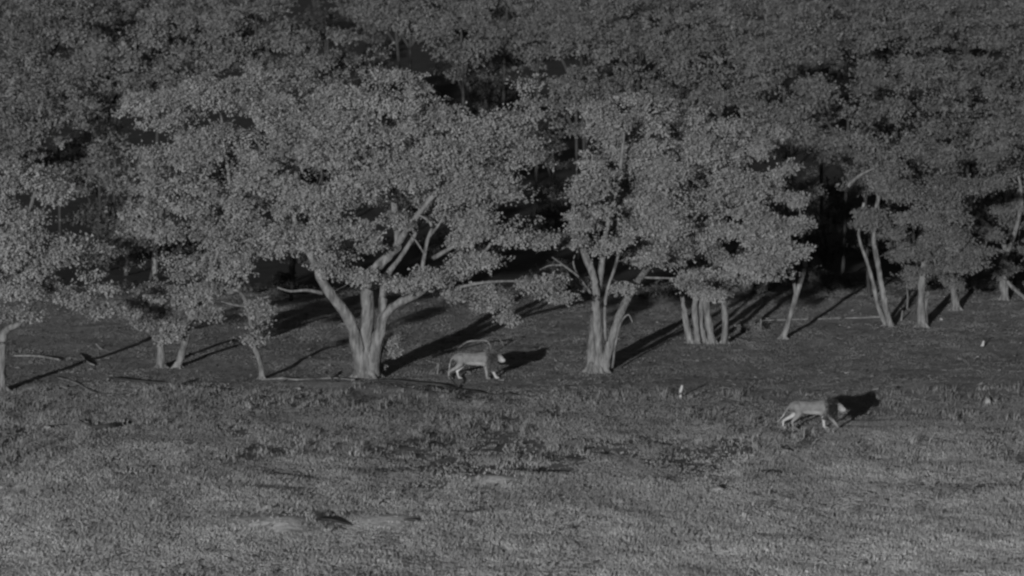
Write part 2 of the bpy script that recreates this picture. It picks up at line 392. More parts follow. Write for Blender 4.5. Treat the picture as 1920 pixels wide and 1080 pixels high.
# --- the big spreading tree left of centre
tree('spreading_tree', 'largest spreading tree with three forked pale trunks, behind the left lion', 'tree', (690, 708),
     [[(680, 707, 17), (672, 660, 15, -.1), (659, 607, 13, -.1), (634, 570, 12, -.2), (608, 535, 11, -.3), (590, 495, 8, -.2), (560, 440, 6), (545, 380, 4)],
      [(688, 707, 19), (687, 640, 17, .1), (690, 585, 15, .2), (688, 545, 14, .2), (700, 510, 12, .3), (728, 480, 10, .4), (746, 460, 10, .3), (742, 415, 7, .2), (735, 350, 6, .3), (720, 260, 5, .4), (710, 170, 3)],
      [(697, 707, 16), (703, 660, 14, -.2), (714, 618, 11, -.3), (724, 588, 9, -.4), (748, 568, 9, -.5), (778, 555, 8, -.6), (802, 540, 7, -.7), (840, 520, 5, -.6), (900, 480, 4), (950, 420, 3)],
      [(700, 650, 10, .1), (716, 600, 10, .2), (718, 555, 9, .3), (724, 520, 7, .4), (760, 470, 5, .5), (800, 400, 4, .6)],
      [(748, 455, 8, .1), (765, 428, 7, -.3), (790, 395, 6, -.5), (815, 365, 5, -.7), (860, 320, 4, -.4), (900, 270, 3)]],
     [(720, 185, 135, 85, .5), (640, 265, 110, 110), (770, 275, 120, 100, -.4), (870, 290, 110, 90, .2), (955, 215, 62, 62, .6), (950, 320, 78, 80, .2),
      (660, 375, 100, 60, -.6), (860, 385, 105, 62, .4), (960, 430, 72, 52, -.3), (1015, 455, 34, 26, -.2), (600, 440, 62, 40, -.5),
      (628, 488, 66, 42, -1.1), (590, 450, 60, 50, -.8), (690, 470, 46, 34, -.9), (665, 520, 44, 22, -1), (545, 420, 60, 60, -.3), (700, 410, 70, 40, -1), (620, 410, 70, 50, -1), (650, 330, 90, 70, -1), (590, 350, 60, 70, -.4), (870, 440, 60, 34, -1.1), (900, 350, 80, 60, -.8), (770, 340, 70, 40, -1), (905, 560, 40, 20, -.7), (790, 515, 42, 32, -1.2), (745, 540, 34, 24, -.9), (880, 500, 70, 36, -.6), (1005, 535, 44, 26, -.6),
      (1040, 560, 24, 14, -.6), (925, 560, 28, 20, -.5), (950, 590, 22, 12, -.5), (830, 545, 40, 14, -.8), (1000, 520, 70, 16, -1.2), (930, 500, 60, 20, -1), (900, 590, 20, 10, -1)],
     dens=2.1, per=95, size=.16,
     bare=[[(606, 550, 4, -.3), (575, 544, 3, -.5), (545, 546, 2.4, -.6), (520, 539, 1.5, -.7)],
           [(790, 520, 5, -1.2), (796, 476, 4, -1.5), (803, 446, 3.5, -1.6), (810, 424, 3, -1.6), (795, 408, 2, -1.7), (775, 400, 1, -1.7)],
           [(803, 446, 3.4, -1.6), (820, 425, 2.4, -1.6), (832, 405, 1.6, -1.5), (836, 385, 1, -1.5)],
           [(812, 484, 5, -1.2), (840, 468, 4, -1.5), (865, 455, 3, -1.6), (900, 443, 2, -1.5), (925, 440, 1, -1.4)],
           [(855, 540, 3.4, -.9), (900, 531, 3, -1.3), (950, 527, 2.2, -1.4), (1010, 528, 1.6, -1.3), (1045, 520, 1, -1.2)],
           [(798, 480, 2, -1.3), (780, 452, 1.6, -1.5), (768, 438, 1, -1.5)]])
# --- the tree group left of it
tree('broad_tree', 'broad leafy tree on two short trunks, between the left edge tree and the spreading tree', 'tree', (318, 690),
     [[(302, 687, 9), (302, 640, 8), (305, 600, 8), (300, 560, 7), (290, 500, 6), (300, 420, 5), (330, 330, 4)],
      [(333, 690, 8), (343, 655, 8), (352, 620, 8), (362, 580, 7), (380, 540, 6, -.2), (420, 470, 5, -.2), (430, 360, 4), (420, 260, 3), (410, 180, 2)],
      [(362, 580, 5), (400, 548, 5, -.4), (440, 545, 4, -.6), (470, 500, 3, -.4), (500, 420, 2)]],
     [(430, 210, 130, 90, .6), (320, 240, 110, 100, 1), (500, 270, 80, 110, .8), (380, 340, 150, 90, -.3), (480, 410, 100, 80, -.4), (300, 410, 75, 80, -.2), (330, 490, 95, 55, -.6),
      (430, 490, 75, 45, -.7), (300, 555, 60, 42, -.6), (308, 632, 16, 16, -.5), (352, 612, 22, 16, -.5), (400, 585, 40, 18, -.6), (270, 585, 36, 24, -.4), (370, 560, 45, 30, -.4), (285, 608, 30, 18, -.5), (330, 600, 40, 16, -.3), (520, 460, 60, 50, -.4), (450, 150, 90, 50, 1), (480, 330, 90, 80, -1), (370, 430, 90, 60, -1), (250, 470, 40, 50, -.2), (400, 540, 60, 26, -.9)],
     dens=2.1, per=90, size=.155)
tree('thin_crooked_tree', 'thin crooked leaning trunk with a small leafy head, between the broad and the spreading trees', 'tree', (491, 711),
     [[(491, 709, 6.5), (488, 680, 6), (479, 655, 5.5), (473, 630, 5), (468, 595, 4.5), (458, 560, 4), (445, 545, 3), (430, 545, 2)]],
     [(485, 585, 26, 34, -.2), (478, 620, 28, 22, -.3), (470, 555, 20, 12)], dens=3, per=60, size=.14,
     bare=[[(466, 575, 2.5), (440, 572, 2, -.3), (415, 565, 1.6, -.4)], [(470, 565, 2), (490, 560, 1.6), (505, 556, 1)]])
tree('edge_tree', 'pale tree with a low forked trunk at the left edge of the picture', 'tree', (3, 735),
     [[(0, 732, 13), (2, 690, 11), (4, 640, 10), (14, 618, 8), (34, 608, 6, -.2), (50, 590, 4, -.3), (70, 540, 4), (90, 470, 3)],
      [(3, 640, 9), (-12, 600, 8), (-5, 540, 6), (30, 460, 5), (60, 380, 4), (70, 330, 3)]],
     [(30, 350, 80, 70), (60, 430, 110, 75, -.3), (130, 470, 70, 55, -.4), (0, 470, 90, 70, 0), (80, 530, 110, 48, -.6), (170, 545, 60, 34, -.6), (35, 585, 70, 22, -.5), (-60, 420, 80, 120, .5),
      (200, 575, 36, 18, -.6), (105, 350, 30, 30)], dens=2.1, per=95, size=.16)
# --- right of centre
tree('forked_tree', 'tree fanning into slender forked trunks right of the left lion', 'tree', (1125, 698),
     [[(1110, 698, 12), (1110, 650, 11, .2), (1112, 600, 8, .2), (1118, 560, 7, .2)],
      [(1120, 698, 13), (1122, 640, 10), (1119, 580, 9), (1115, 530, 8.5), (1106, 500, 8), (1093, 468, 7), (1080, 430, 5), (1075, 380, 4), (1085, 300, 3)],
      [(1132, 694, 11), (1145, 640, 9, -.2), (1162, 590, 9, 0), (1186, 545, 8.5, .6), (1210, 508, 7.5, 1.4), (1235, 480, 6, 2.2), (1260, 455, 4.5, 2.8), (1310, 400, 3, 3.2)],
      [(1122, 540, 7, .4), (1128, 500, 7, .5), (1131, 465, 6, .6), (1140, 420, 5, .6), (1160, 340, 4, .6), (1170, 250, 3)],
      [(1136, 640, 3.6, -.4), (1134, 590, 3.6, -.5), (1138, 545, 3.5, -.6), (1152, 505, 3.4, -.6), (1162, 470, 3, -.6), (1175, 440, 2.4, -.5)]],
     [(1140, 215, 75, 50, .4), (1210, 210, 55, 45, 2.75), (1110, 300, 52, 40, 0), (1200, 290, 90, 55, 2.6), (1140, 365, 70, 34, -.3), (1230, 370, 70, 40, 2.69), (1100, 410, 34, 30, -.2), (1170, 430, 70, 28, 2.42),
      (1250, 460, 60, 36, 2.39), (1190, 485, 40, 14, 2.36), (1240, 430, 70, 40, 2.45), (1120, 350, 60, 60, -.9), (1190, 400, 80, 50, 2.3), (1090, 440, 30, 24, -.8), (1150, 450, 50, 26, -1.0), (1170, 250, 90, 70, 2.45), (1240, 330, 60, 70, 2.36), (1255, 400, 60, 50, 2.27), (1170, 535, 34, 14, -.6), (1225, 478, 40, 20, .2), (1290, 525, 42, 16, -.9), (1330, 535, 28, 14, -.8), (1085, 540, 26, 18, .5)],
     dens=2.5, per=88, size=.15, gthr=-.3,
     bare=[[(1108, 550, 3, -.1), (1085, 520, 2.4, -.3), (1060, 500, 2, -.4), (1035, 482, 1.3, -.5)], [(1085, 520, 2), (1075, 495, 1.6), (1078, 478, 1)],
           [(1055, 497, 1.8, -.3), (1030, 498, 1.4, -.3), (1012, 506, 1, -.3)], [(1206, 520, 2.4, 1.2), (1230, 521, 2.2, 1), (1262, 522, 1.6, .8), (1300, 525, 1.2, .6)],
           [(1148, 690, 2.6, -.5), (1155, 640, 2.2, -.6), (1164, 605, 2, -.6), (1178, 590, 1.4, -.6), (1186, 605, 1, -.6)]])
tree('five_stemmed_tree', 'tree on a row of five upright stems, with a wide tiered crown', 'tree', (1325, 644),
     [[(1294, 642, 8), (1286, 600, 7), (1281, 570, 5), (1276, 520, 4), (1285, 450, 3)],
      [(1308, 643, 7), (1303, 590, 7), (1305, 550, 6), (1310, 500, 6), (1300, 430, 4), (1290, 330, 3)],
      [(1320, 644, 7, .3), (1314, 600, 6, .3), (1318, 540, 5, .3), (1330, 480, 4, .4)],
      [(1336, 643, 8, -.2), (1328, 600, 8, -.2), (1324, 550, 8, -.1), (1340, 500, 6), (1370, 430, 5), (1400, 340, 4), (1400, 270, 3)],
      [(1358, 642, 7), (1360, 600, 7), (1357, 560, 7), (1356, 510, 6), (1390, 460, 5), (1440, 410, 3)]],
     [(1290, 245, 65, 45, -4.0), (1380, 260, 75, 50, -4.5), (1430, 265, 30, 28, -4.5), (1300, 330, 80, 40, -3.9), (1400, 335, 90, 42, -4.5), (1465, 315, 30, 12, -4.5), (1350, 400, 90, 38, -4.3), (1440, 395, 60, 30, -4.5),
      (1478, 418, 44, 20, -4.8), (1502, 416, 24, 9, -4.8), (1484, 306, 26, 8, -4.5), (1480, 362, 24, 9, -4.5), (1466, 235, 24, 16, -4.5), (1490, 465, 26, 12, -4.5), (1280, 380, 50, 70, -5.1), (1300, 430, 50, 40, -5.3), (1260, 240, 50, 40, -4.7), (1440, 350, 60, 26, -4.8), (1455, 445, 50, 26, -4.7), (1400, 465, 90, 36, -4.9), (1310, 470, 60, 36, -4.5), (1460, 470, 40, 28, -4.5), (1360, 515, 60, 20, -4.5), (1430, 505, 45, 16, -4.8), (1330, 545, 40, 22, -5.0), (1285, 520, 32, 24, -4.5),
      (1490, 380, 20, 10, -4.5), (1300, 290, 80, 60, -5.1), (1370, 360, 90, 60, -5.5), (1320, 430, 70, 40, -5.7), (1420, 430, 80, 45, -5.4), (1390, 490, 80, 30, -5.5), (1240, 470, 50, 30, -4.9)],
     dens=2.5, per=88, size=.15, gthr=-.3)
tree('leaning_thin_tree', 'slim bare trunk leaning right beside the tree on five stems', 'tree', (1468, 636),
     [[(1468, 636, 7), (1478, 605, 6), (1488, 570, 6), (1500, 530, 6), (1509, 500, 6), (1506, 465, 5), (1500, 400, 3)], [(1492, 560, 3, .3), (1488, 520, 3.5, .4), (1487, 485, 4, .4), (1480, 440, 3)]],
     [(1500, 350, 50, 30, 3), (1470, 440, 26, 16)], leaf='leaf_dark', dens=1.0, per=50, size=.14)
tree('twin_stemmed_tree', 'tree with two close parallel stems leaning left, right of the slim leaning trunk', 'tree', (1666, 612),
     [[(1662, 612, 6, .2), (1645, 570, 5, .1), (1637, 530, 4.5), (1624, 485, 4), (1610, 440, 3), (1620, 380, 3)],
      [(1668, 612, 7), (1660, 570, 7), (1652, 530, 6), (1645, 490, 6), (1638, 440, 5), (1650, 360, 4), (1680, 290, 3)]],
     [(1650, 300, 80, 34, .4), (1720, 270, 70, 40, .6), (1640, 350, 40, 24), (1710, 350, 95, 48), (1625, 420, 26, 18), (1690, 420, 70, 38, -.4), (1680, 350, 80, 50, -.9), (1640, 410, 34, 30, -.8), (1720, 300, 80, 50, -.5), (1665, 470, 24, 12), (1690, 460, 50, 26, -.4), (1700, 500, 26, 14)],
     leaf='leaf_mid', dens=1.8, per=85, size=.145, tint=.86, bare=[[(1590, 350, 4), (1610, 330, 3), (1640, 315, 2)]])  # leaf and tint dimmed on the right-hand trees in place of beam falloff
tree('straight_trunk_tree', 'tree with one straight thick trunk and low ragged crown, right of the twin stems', 'tree', (1728, 614),
     [[(1728, 613, 10), (1727, 570, 8), (1728, 530, 8), (1733, 490, 7), (1737, 440, 6), (1750, 370, 5), (1770, 300, 3)], [(1736, 608, 5, .2), (1736, 575, 4, .2), (1740, 545, 3.5, .2)],
      [(1735, 480, 4), (1760, 440, 4), (1790, 400, 3), (1810, 350, 2)]],
     [(1780, 380, 55, 46), (1750, 440, 64, 40, -.4), (1800, 450, 52, 34, -.3), (1760, 495, 46, 26, -.4), (1745, 520, 30, 16, -.4), (1785, 528, 30, 14, -.3), (1820, 480, 40, 24, -.2), (1820, 335, 60, 50, .5), (1700, 478, 24, 12, -.5), (1770, 410, 70, 50, -.9), (1730, 470, 40, 24, -.9), (1780, 340, 60, 50, -.5)],
     leaf='leaf_mid', dens=1.8, per=85, size=.145, tint=.86)
tree('short_stout_tree', 'stout trunk flaring at the foot with dark crown, second from the right edge', 'tree', (1792, 582),
     [[(1792, 581, 9), (1789, 550, 7), (1786, 520, 6), (1788, 480, 6), (1800, 420, 5), (1820, 360, 3)], [(1795, 520, 4), (1840, 480, 3), (1850, 440, 3)]],
     [(1830, 500, 40, 20), (1850, 290, 60, 40, 1), (1860, 440, 26, 22)], leaf='leaf_mid', dens=1.7, per=80, size=.145, tint=.8)
tree('right_edge_tree', 'tree with arching bare limbs at the right edge of the picture', 'tree', (1887, 562),
     [[(1884, 562, 9), (1882, 530, 9), (1880, 500, 8), (1886, 470, 6), (1870, 440, 6, -.2), (1845, 418, 5, -.3), (1835, 400, 4)], [(1886, 480, 6), (1905, 430, 5), (1915, 370, 4), (1910, 330, 3)]],
     [(1895, 400, 50, 42), (1925, 460, 40, 50), (1895, 505, 46, 20, -.5), (1870, 520, 20, 12), (1940, 360, 50, 60)], leaf='leaf_mid', dens=1.8, per=85, size=.145, tint=.85,
     bare=[[(1884, 475, 3.5, -.2), (1868, 468, 3, -.4), (1850, 478, 2.5, -.5)], [(1888, 528, 4, -.2), (1905, 545, 4, -.5), (1925, 562, 4, -.8)]])

# --- the wood behind: every crown is a tree of its own, beam falloff put into its tint
BACK = [
 (60, 60, 120, 90, 205, 'leaf_mid', .95, 'tree crown filling the top left corner of the wood'),
 (220, 55, 110, 85, 214, 'leaf_mid', .95, 'second tree crown along the top from the left corner'),
 (30, 200, 110, 80, 190, 'leaf_mid', 1.0, 'shaggy tree crown above the left edge tree'),
 (180, 165, 90, 80, 196, 'leaf_mid', 1.0, 'tree crown above the dark gap left of the broad tree'),
 (370, 50, 100, 75, 208, 'leaf_mid', 1.05, 'rounded tree crown at the top above the broad tree'),
 (300, 135, 80, 60, 186, 'leaf_mid', 1.05, 'tree crown just behind the left shoulder of the broad tree'),
 (480, 60, 70, 60, 202, 'leaf_mid', 1.05, 'tree crown just left of the dark hollow at the top'),
 (610, 95, 85, 38, 196, 'leaf_mid', 1.05, 'low tree crown under the dark hollow at the top left'),
 (770, 30, 85, 42, 228, 'leaf_mid', 1.0, 'tree crown at the top right of the dark hollow'),
 (865, 75, 60, 52, 216, 'leaf_mid', .95, 'small tree crown above the top of the spreading tree'),
 (950, 25, 80, 40, 236, 'leaf_mid', .95, 'tree crown at the top middle of the wood'),
 (1010, 70, 70, 40, 222, 'leaf_mid', .95, 'tree crown just above the long dark gap in the middle'),
 (1090, 110, 75, 60, 206, 'leaf_mid', .95, 'tree crown right of the long dark gap in the middle'),
 (1110, 30, 90, 50, 232, 'leaf_mid', .9, 'tree crown high above the tree with forked trunks'),
 (1200, 110, 80, 55, 204, 'leaf_mid', .92, 'tree crown just above the forked trunks tree'),
 (1240, 35, 100, 55, 224, 'leaf_mid', .88, 'tree crown at the top right of centre'),
 (1350, 120, 85, 70, 200, 'leaf_mid', .9, 'tree crown above the tiered crown on five stems'),
 (1390, 40, 100, 55, 220, 'leaf_mid', .88, 'tree crown along the top above the tiered crown'),
 (1470, 170, 90, 75, 192, 'leaf_mid', .85, 'tree crown overhanging the right side of the tiered crown'),
 (1540, 80, 100, 70, 210, 'leaf_mid', .85, 'tree crown above the big dark recess on the right'),
 (1590, 220, 90, 60, 186, 'leaf_mid', .82, 'tree crown hanging over the big dark recess on the right'),
 (1660, 60, 110, 75, 216, 'leaf_mid', .8, 'tree crown at the top above the twin stems'),
 (1700, 180, 100, 65, 194, 'leaf_mid', .8, 'tree crown between the twin stems tree and the top edge'),
 (1810, 80, 110, 80, 212, 'leaf_mid', .78, 'tree crown near the top right corner of the wood'),
 (1820, 215, 100, 65, 190, 'leaf_mid', .8, 'tree crown above the stout trunk on the right'),
 (1920, 130, 80, 110, 204, 'leaf_mid', .75, 'tree crown in the top right corner at the edge'),
 (1920, 270, 70, 60, 182, 'leaf_mid', .8, 'tree crown above the arching limbs at the right edge'),
]
FAR = ['at the left corner', 'just right of the left corner crown', 'above the broad tree', 'left of the dark hollow', 'right of the dark hollow', 'above the small crown over the spreading tree', 'at the middle', 'right of the middle one',
       'above the forked tree', 'above the tiered crown', 'above the dark recess on the right', 'above the twin stems', 'above the straight trunk', 'at the right corner']
for k, cx in enumerate((20, 150, 290, 430, 740, 860, 990, 1130, 1270, 1410, 1550, 1690, 1830, 1930)):
    BACK.append((cx, 8 + (k * 37) % 29, 105, 50, 255 + (k * 53) % 40, 'leaf_mid', .85, 'far crown cut by the picture top, ' + FAR[k]))
BACK += [(110, 300, 70, 50, 196, 'leaf_mid', .9, 'small tree crown just above the dark gap at the left edge tree'), (250, 350, 60, 80, 190, 'leaf_mid', .95, 'tree crown half hidden behind the left side of the broad tree'),
 (560, 180, 90, 80, 186, 'leaf_mid', 1.05, 'tree crown between the tops of the broad and the spreading tree'), (560, 330, 80, 80, 176, 'leaf_mid', 1.05, 'tree crown filling the middle between broad and spreading tree'),
 (1080, 200, 50, 40, 196, 'leaf_mid', .95, 'small tree crown over the top left of the forked tree'), (1620, 300, 70, 50, 176, 'leaf_mid', .85, 'tree crown just above the twin stems'), (1900, 340, 70, 60, 178, 'leaf_mid', .8, 'tree crown above the right edge tree'),
 (1480, 250, 60, 40, 190, 'leaf_mid', .85, 'tree crown tucked behind the upper right of the tiered crown')]
for (cx, cy, rx, ry, Yb, lf, tint, lab) in BACK:
    w = P(cx, cy, Yb); g = H1(w.x, Yb); s = SC(Yb)
    py_base = cy + (w.z - g) * s
    jx = random.uniform(-20, 20)
    stems = [[(cx + jx, py_base, 4), (cx + jx * .6, py_base - 70, 3.5), (cx + jx * .2, cy + ry * 1.1, 3.5), (cx, cy + ry * .2, 3), (cx, cy - ry * .5, 2)],
          [(cx + jx * .3, cy + ry * 1.4, 2.5), (cx + rx * .3, cy + ry * .5, 4), (cx + rx * .5, cy, 2)],
          [(cx + jx * .3, cy + ry * 1.5, 2.5), (cx - rx * .3, cy + ry * .5, 4), (cx - rx * .5, cy, 2)]]
    rx *= 1.22; ry *= 1.28; el = [(cx, cy, rx, ry), (cx, cy + ry * .75, rx * .8, ry * .55, .5)]
    for k in range(3):
        a = random.uniform(0, 6.28); el.append((cx + math.cos(a) * rx * .75, cy + math.sin(a) * ry * .6, rx * .42, ry * .42, random.uniform(-1.2, .5)))
    tree('forest_tree', lab, 'tree', (cx + jx, py_base), stems, el, leaf=lf, bark='bark_dark', dens=1.15, per=50, size=.225, tint=tint * .97,
         group='trees of the wood behind', Y0=Yb, parts=['trunk', 'limb', 'limb'])

# ------------------------------------------------------------------ undergrowth far behind the trunks, shade put into its leaf colour
UNDER = [(180, 330, 60, 60, 208, 'dark shrub seen through the gap left of the broad tree'), (200, 440, 60, 50, 202, 'low dark shrub under the gap left of the broad tree'),
 (560, 500, 80, 50, 206, 'dark shrub behind the left fork of the spreading tree'), (660, 470, 70, 60, 214, 'dark shrub behind the middle of the spreading tree'), (740, 520, 60, 40, 204, 'dark shrub seen between the forks of the spreading tree'),
 (860, 480, 80, 50, 210, 'dark shrub behind the right limb of the spreading tree'), (960, 150, 90, 40, 262, 'dark bush in the long gap in the middle of the wood'), (610, 25, 90, 40, 285, 'dark bush inside the hollow at the top left of the wood'),
 (1035, 280, 40, 70, 222, 'dark shrub in the strip between the spreading and the forked tree'), (1040, 400, 50, 60, 212, 'lower dark shrub in the strip between the spreading and forked trees'), (1210, 500, 70, 40, 206, 'dark shrub behind the forked trunks'),
 (1300, 175, 60, 30, 250, 'dark bush seen above the crown of the forked tree'), (1420, 470, 70, 50, 208, 'dark shrub behind the tiered crown'), (1550, 330, 60, 60, 216, 'dark shrub high in the big recess on the right'), (1545, 430, 70, 50, 204, 'dark shrub low in the big recess on the right'),
 (1620, 420, 50, 60, 210, 'dark shrub behind the twin stems'), (1700, 400, 70, 50, 206, 'dark shrub left of the straight trunk'), (1840, 400, 60, 50, 204, 'dark shrub behind the stout trunk'), (1910, 480, 50, 40, 200, 'dark shrub at the right edge behind the arching limbs'),
 (470, 500, 60, 50, 210, 'dark shrub behind the thin crooked tree'), (330, 480, 80, 60, 212, 'dark shrub behind the broad tree'), (60, 560, 80, 30, 196, 'dark shrub behind the left edge tree'), (760, 330, 120, 80, 222, 'large dark shrub behind the heart of the spreading crown'),
 (1180, 330, 90, 80, 220, 'large dark shrub behind the forked tree crown'), (1330, 380, 90, 80, 218, 'large dark shrub behind the crown on five stems'), (420, 330, 120, 80, 220, 'large dark shrub behind the broad tree crown'), (1760, 330, 80, 60, 212, 'large dark shrub behind the straight trunk crown')]
UNDER += [(540, 530, 50, 18, 190, 'low dark bush left of the left fork of the spreading tree'), (1020, 510, 50, 20, 192, 'low dark bush between the spreading and the forked tree'), (1250, 540, 50, 16, 186, 'low dark bush between forked trunks and the five stems'),
 (1420, 540, 50, 18, 188, 'low dark bush right of the five stems'), (1560, 510, 60, 20, 190, 'low dark bush at the foot of the dark recess'), (1450, 380, 60, 60, 206, 'dark shrub filling the left side of the dark recess'), (230, 560, 40, 16, 192, 'low dark bush left of the two short trunks'),
 (450, 560, 60, 20, 190, 'low dark bush right of the two short trunks'), (700, 100, 60, 30, 255, 'dark bush under the hollow at the top left'), (880, 140, 60, 30, 250, 'dark bush at the left end of the long middle gap'), (1800, 520, 60, 16, 188, 'low dark bush behind the stout trunk')]
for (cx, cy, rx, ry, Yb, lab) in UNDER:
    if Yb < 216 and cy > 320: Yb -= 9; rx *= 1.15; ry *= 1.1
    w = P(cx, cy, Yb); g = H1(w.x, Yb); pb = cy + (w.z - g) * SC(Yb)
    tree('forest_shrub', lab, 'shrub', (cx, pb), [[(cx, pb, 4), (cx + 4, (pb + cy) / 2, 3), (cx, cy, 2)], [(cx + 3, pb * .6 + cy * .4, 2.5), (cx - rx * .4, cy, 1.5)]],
         [(cx, cy, rx, ry), (cx + 5, (cy + pb) / 2, rx * .8, max((pb - cy) / 2, 10))], leaf='leaf_shaded', bark='bark_dark', dens=.55, per=50, size=.26, group='dark shrubs in the shade of the wood', Y0=Yb, parts=['trunk', 'limb'])

# ------------------------------------------------------------------ lions
def sculpt(name, chains, voxel=.018, smooth=5, blobs=()):
    """one continuous skin: spheres swept along chains of (x, y, z, r), fused"""
    bm = bmesh.new()
    def ball(c, r, sc=(1, 1, 1)):
        m = Matrix.Translation(c) @ Matrix.Diagonal((*sc, 1)); bmesh.ops.create_icosphere(bm, subdivisions=2, radius=r, matrix=m)
    for ch in chains:
        for a, b in zip(ch, ch[1:]):
            A, B = Vector(a[:3]), Vector(b[:3]); L = (A - B).length; n = max(2, int(L / (.28 * min(a[3], b[3]))) + 1)
            for i in range(n):
                t = i / (n - 1); ball(A.lerp(B, t), a[3] + (b[3] - a[3]) * t)
    for c, r, sc in blobs: ball(Vector(c), r, sc)
    me = bpy.data.meshes.new(name); bm.to_mesh(me); bm.free()
    t = bpy.data.objects.new('tmp', me); col.objects.link(t)
    rm = t.modifiers.new('r', 'REMESH'); rm.mode = 'VOXEL'; rm.voxel_size = voxel; rm.use_smooth_shade = True
    sm = t.modifiers.new('s', 'SMOOTH'); sm.iterations = smooth; sm.factor = .6
    dg = bpy.context.evaluated_depsgraph_get(); dg.update()
    out = bpy.data.meshes.new_from_object(t.evaluated_get(dg)); out.name = name
    bpy.data.objects.remove(t); return out
def paint(me, fn):
    n = len(me.vertices); co = np.empty(n * 3, np.float32); me.vertices.foreach_get('co', co); co = co.reshape(-1, 3)
    a = me.attributes.new('shade', 'FLOAT', 'POINT'); a.data.foreach_set('value', fn(co).astype(np.float32))
def lion(label, foot, legs, tail, head, yaw, rot, mane_dark, scale=1.0, hump=0.0, bright=1, light_back=1.0):
    root = link('lion', None, loc=foot); tag(root, label, 'lion', 'walking lions'); root.rotation_euler[2] = rot; root.scale = (scale,) * 3
    hx, hz = head
    torso = [(-.66, 0, .76, .16), (-.56, 0, .76, .21), (-.38, 0, .74, .225), (-.15, 0, .715, .23), (.08, 0, .715, .245), (.28, 0, .73, .265), (.42, 0, .77, .25), (.54, 0, .80 + hump, .20), (hx - .16, 0, hz + .03, .155)]
    cy, sy = math.cos(yaw), math.sin(yaw)
    def hp(x, y, z): return (hx + x * cy - y * sy, x * sy + y * cy, hz + z)
    chains = [torso, [(*hp(-.12, 0, .02), .16), (*hp(0, 0, .03), .155), (*hp(.08, 0, .0), .13)], [(*hp(.08, 0, -.02), .10), (*hp(.17, 0, -.045), .088), (*hp(.21, 0, -.055), .07)], [(*hp(.08, 0, -.08), .06), (*hp(.17, 0, -.10), .045)]]
    for s in (1, -1):
        chains.append([(*hp(-.03, s * .095, .115), .035), (*hp(-.03, s * .115, .15), .03)])
    blobs = [((-.05, 0, .60), .17, (2.0, .85, .6)), ((.30, 0, .62), .2, (1.1, .85, .9)), ((.33, 0, .93 + hump), .1, (1.6, .7, .7))]
    for L in legs: chains.append(L)
    chains.append(tail)
    me = sculpt('body', chains, blobs=blobs)
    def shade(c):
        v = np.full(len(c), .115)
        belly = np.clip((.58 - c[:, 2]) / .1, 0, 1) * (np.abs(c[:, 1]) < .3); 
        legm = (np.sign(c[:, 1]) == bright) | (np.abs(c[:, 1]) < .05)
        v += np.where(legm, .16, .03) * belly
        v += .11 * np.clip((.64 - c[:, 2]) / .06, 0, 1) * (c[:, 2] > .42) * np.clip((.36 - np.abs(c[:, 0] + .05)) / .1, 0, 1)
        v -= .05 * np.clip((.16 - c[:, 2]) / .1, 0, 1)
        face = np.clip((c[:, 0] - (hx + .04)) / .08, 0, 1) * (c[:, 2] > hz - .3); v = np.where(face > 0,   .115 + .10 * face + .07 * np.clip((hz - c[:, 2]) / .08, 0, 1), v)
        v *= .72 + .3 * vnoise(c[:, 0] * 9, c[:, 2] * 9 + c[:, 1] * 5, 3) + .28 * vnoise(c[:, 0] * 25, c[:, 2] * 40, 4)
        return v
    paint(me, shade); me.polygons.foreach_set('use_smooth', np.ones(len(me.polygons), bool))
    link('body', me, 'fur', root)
    # mane: a ruff of hair locks round neck and chest
    n = 3400; t = rng.uniform(0, 1, n); an = rng.uniform(0, 2 * np.pi, n)
    neck = np.array([.44, 0, .80]) * (1 - t[:, None]) + np.array([hx + .0, 0, hz + .01]) * t[:, None]
    rr = .185 - .03 * t; drop = np.clip(-np.sin(an), 0, 1)
    rad = np.stack([np.zeros(n), np.cos(an), np.sin(an)], 1)
    p0 = neck + rad * rr[:, None] * .8
    ln = rng.uniform(.13, .24, n) * (1.0 + .75 * drop)
    dr = unit(rad * .8 + np.array([-.5, 0, -.45]) + rng.normal(0, .22, (n, 3)))
    w = unit(np.cross(dr, rng.normal(0, 1, (n, 3)))) * .022
    q = np.stack([p0 - w * .6, p0 + dr * ln[:, None] * .55 + w, p0 + dr * ln[:, None], p0 + dr * ln[:, None] * .55 - w], 1).reshape(-1, 3)
    sh = mane_dark * rng.uniform(.6, 1.5, n) * (1 + 1.4 * np.clip(.35 - t, 0, 1) * light_back)
    mo = link('mane', npmesh('mane', q, 4, sh), 'mane', root); mo['kind'] = 'stuff'
    tt = tail[-1]; n = 90; d = unit(rng.normal(0, 1, (n, 3)) + np.array([-.3, 0, -1.2])); p0 = np.array(tt[:3]) + rng.normal(0, .012, (n, 3)); w = unit(np.cross(d, rng.normal(0, 1, (n, 3)))) * .012
    q = np.stack([p0 - w, p0 + d * .06 + w, p0 + d * .12, p0 + d * .06 - w], 1).reshape(-1, 3)
    tu = link('tail_tuft', npmesh('tail_tuft', q, 4, np.full(n, .05)), 'mane', root); tu['kind'] = 'stuff'
    for s in (1, -1):
        bm = bmesh.new(); bmesh.ops.create_icosphere(bm, subdivisions=2, radius=.017); e = bpy.data.meshes.new('eye'); bm.to_mesh(e); bm.free()
        link('eye', e, 'dark', root, hp(.125, s * .068, .045))
    bm = bmesh.new(); bmesh.ops.create_icosphere(bm, subdivisions=2, radius=.032, matrix=Matrix.Diagonal((.7, 1.1, .7, 1))); e = bpy.data.meshes.new('nose'); bm.to_mesh(e); bm.free()
    link('nose', e, 'dark', root, hp(.285, 0, -.03))
    return root
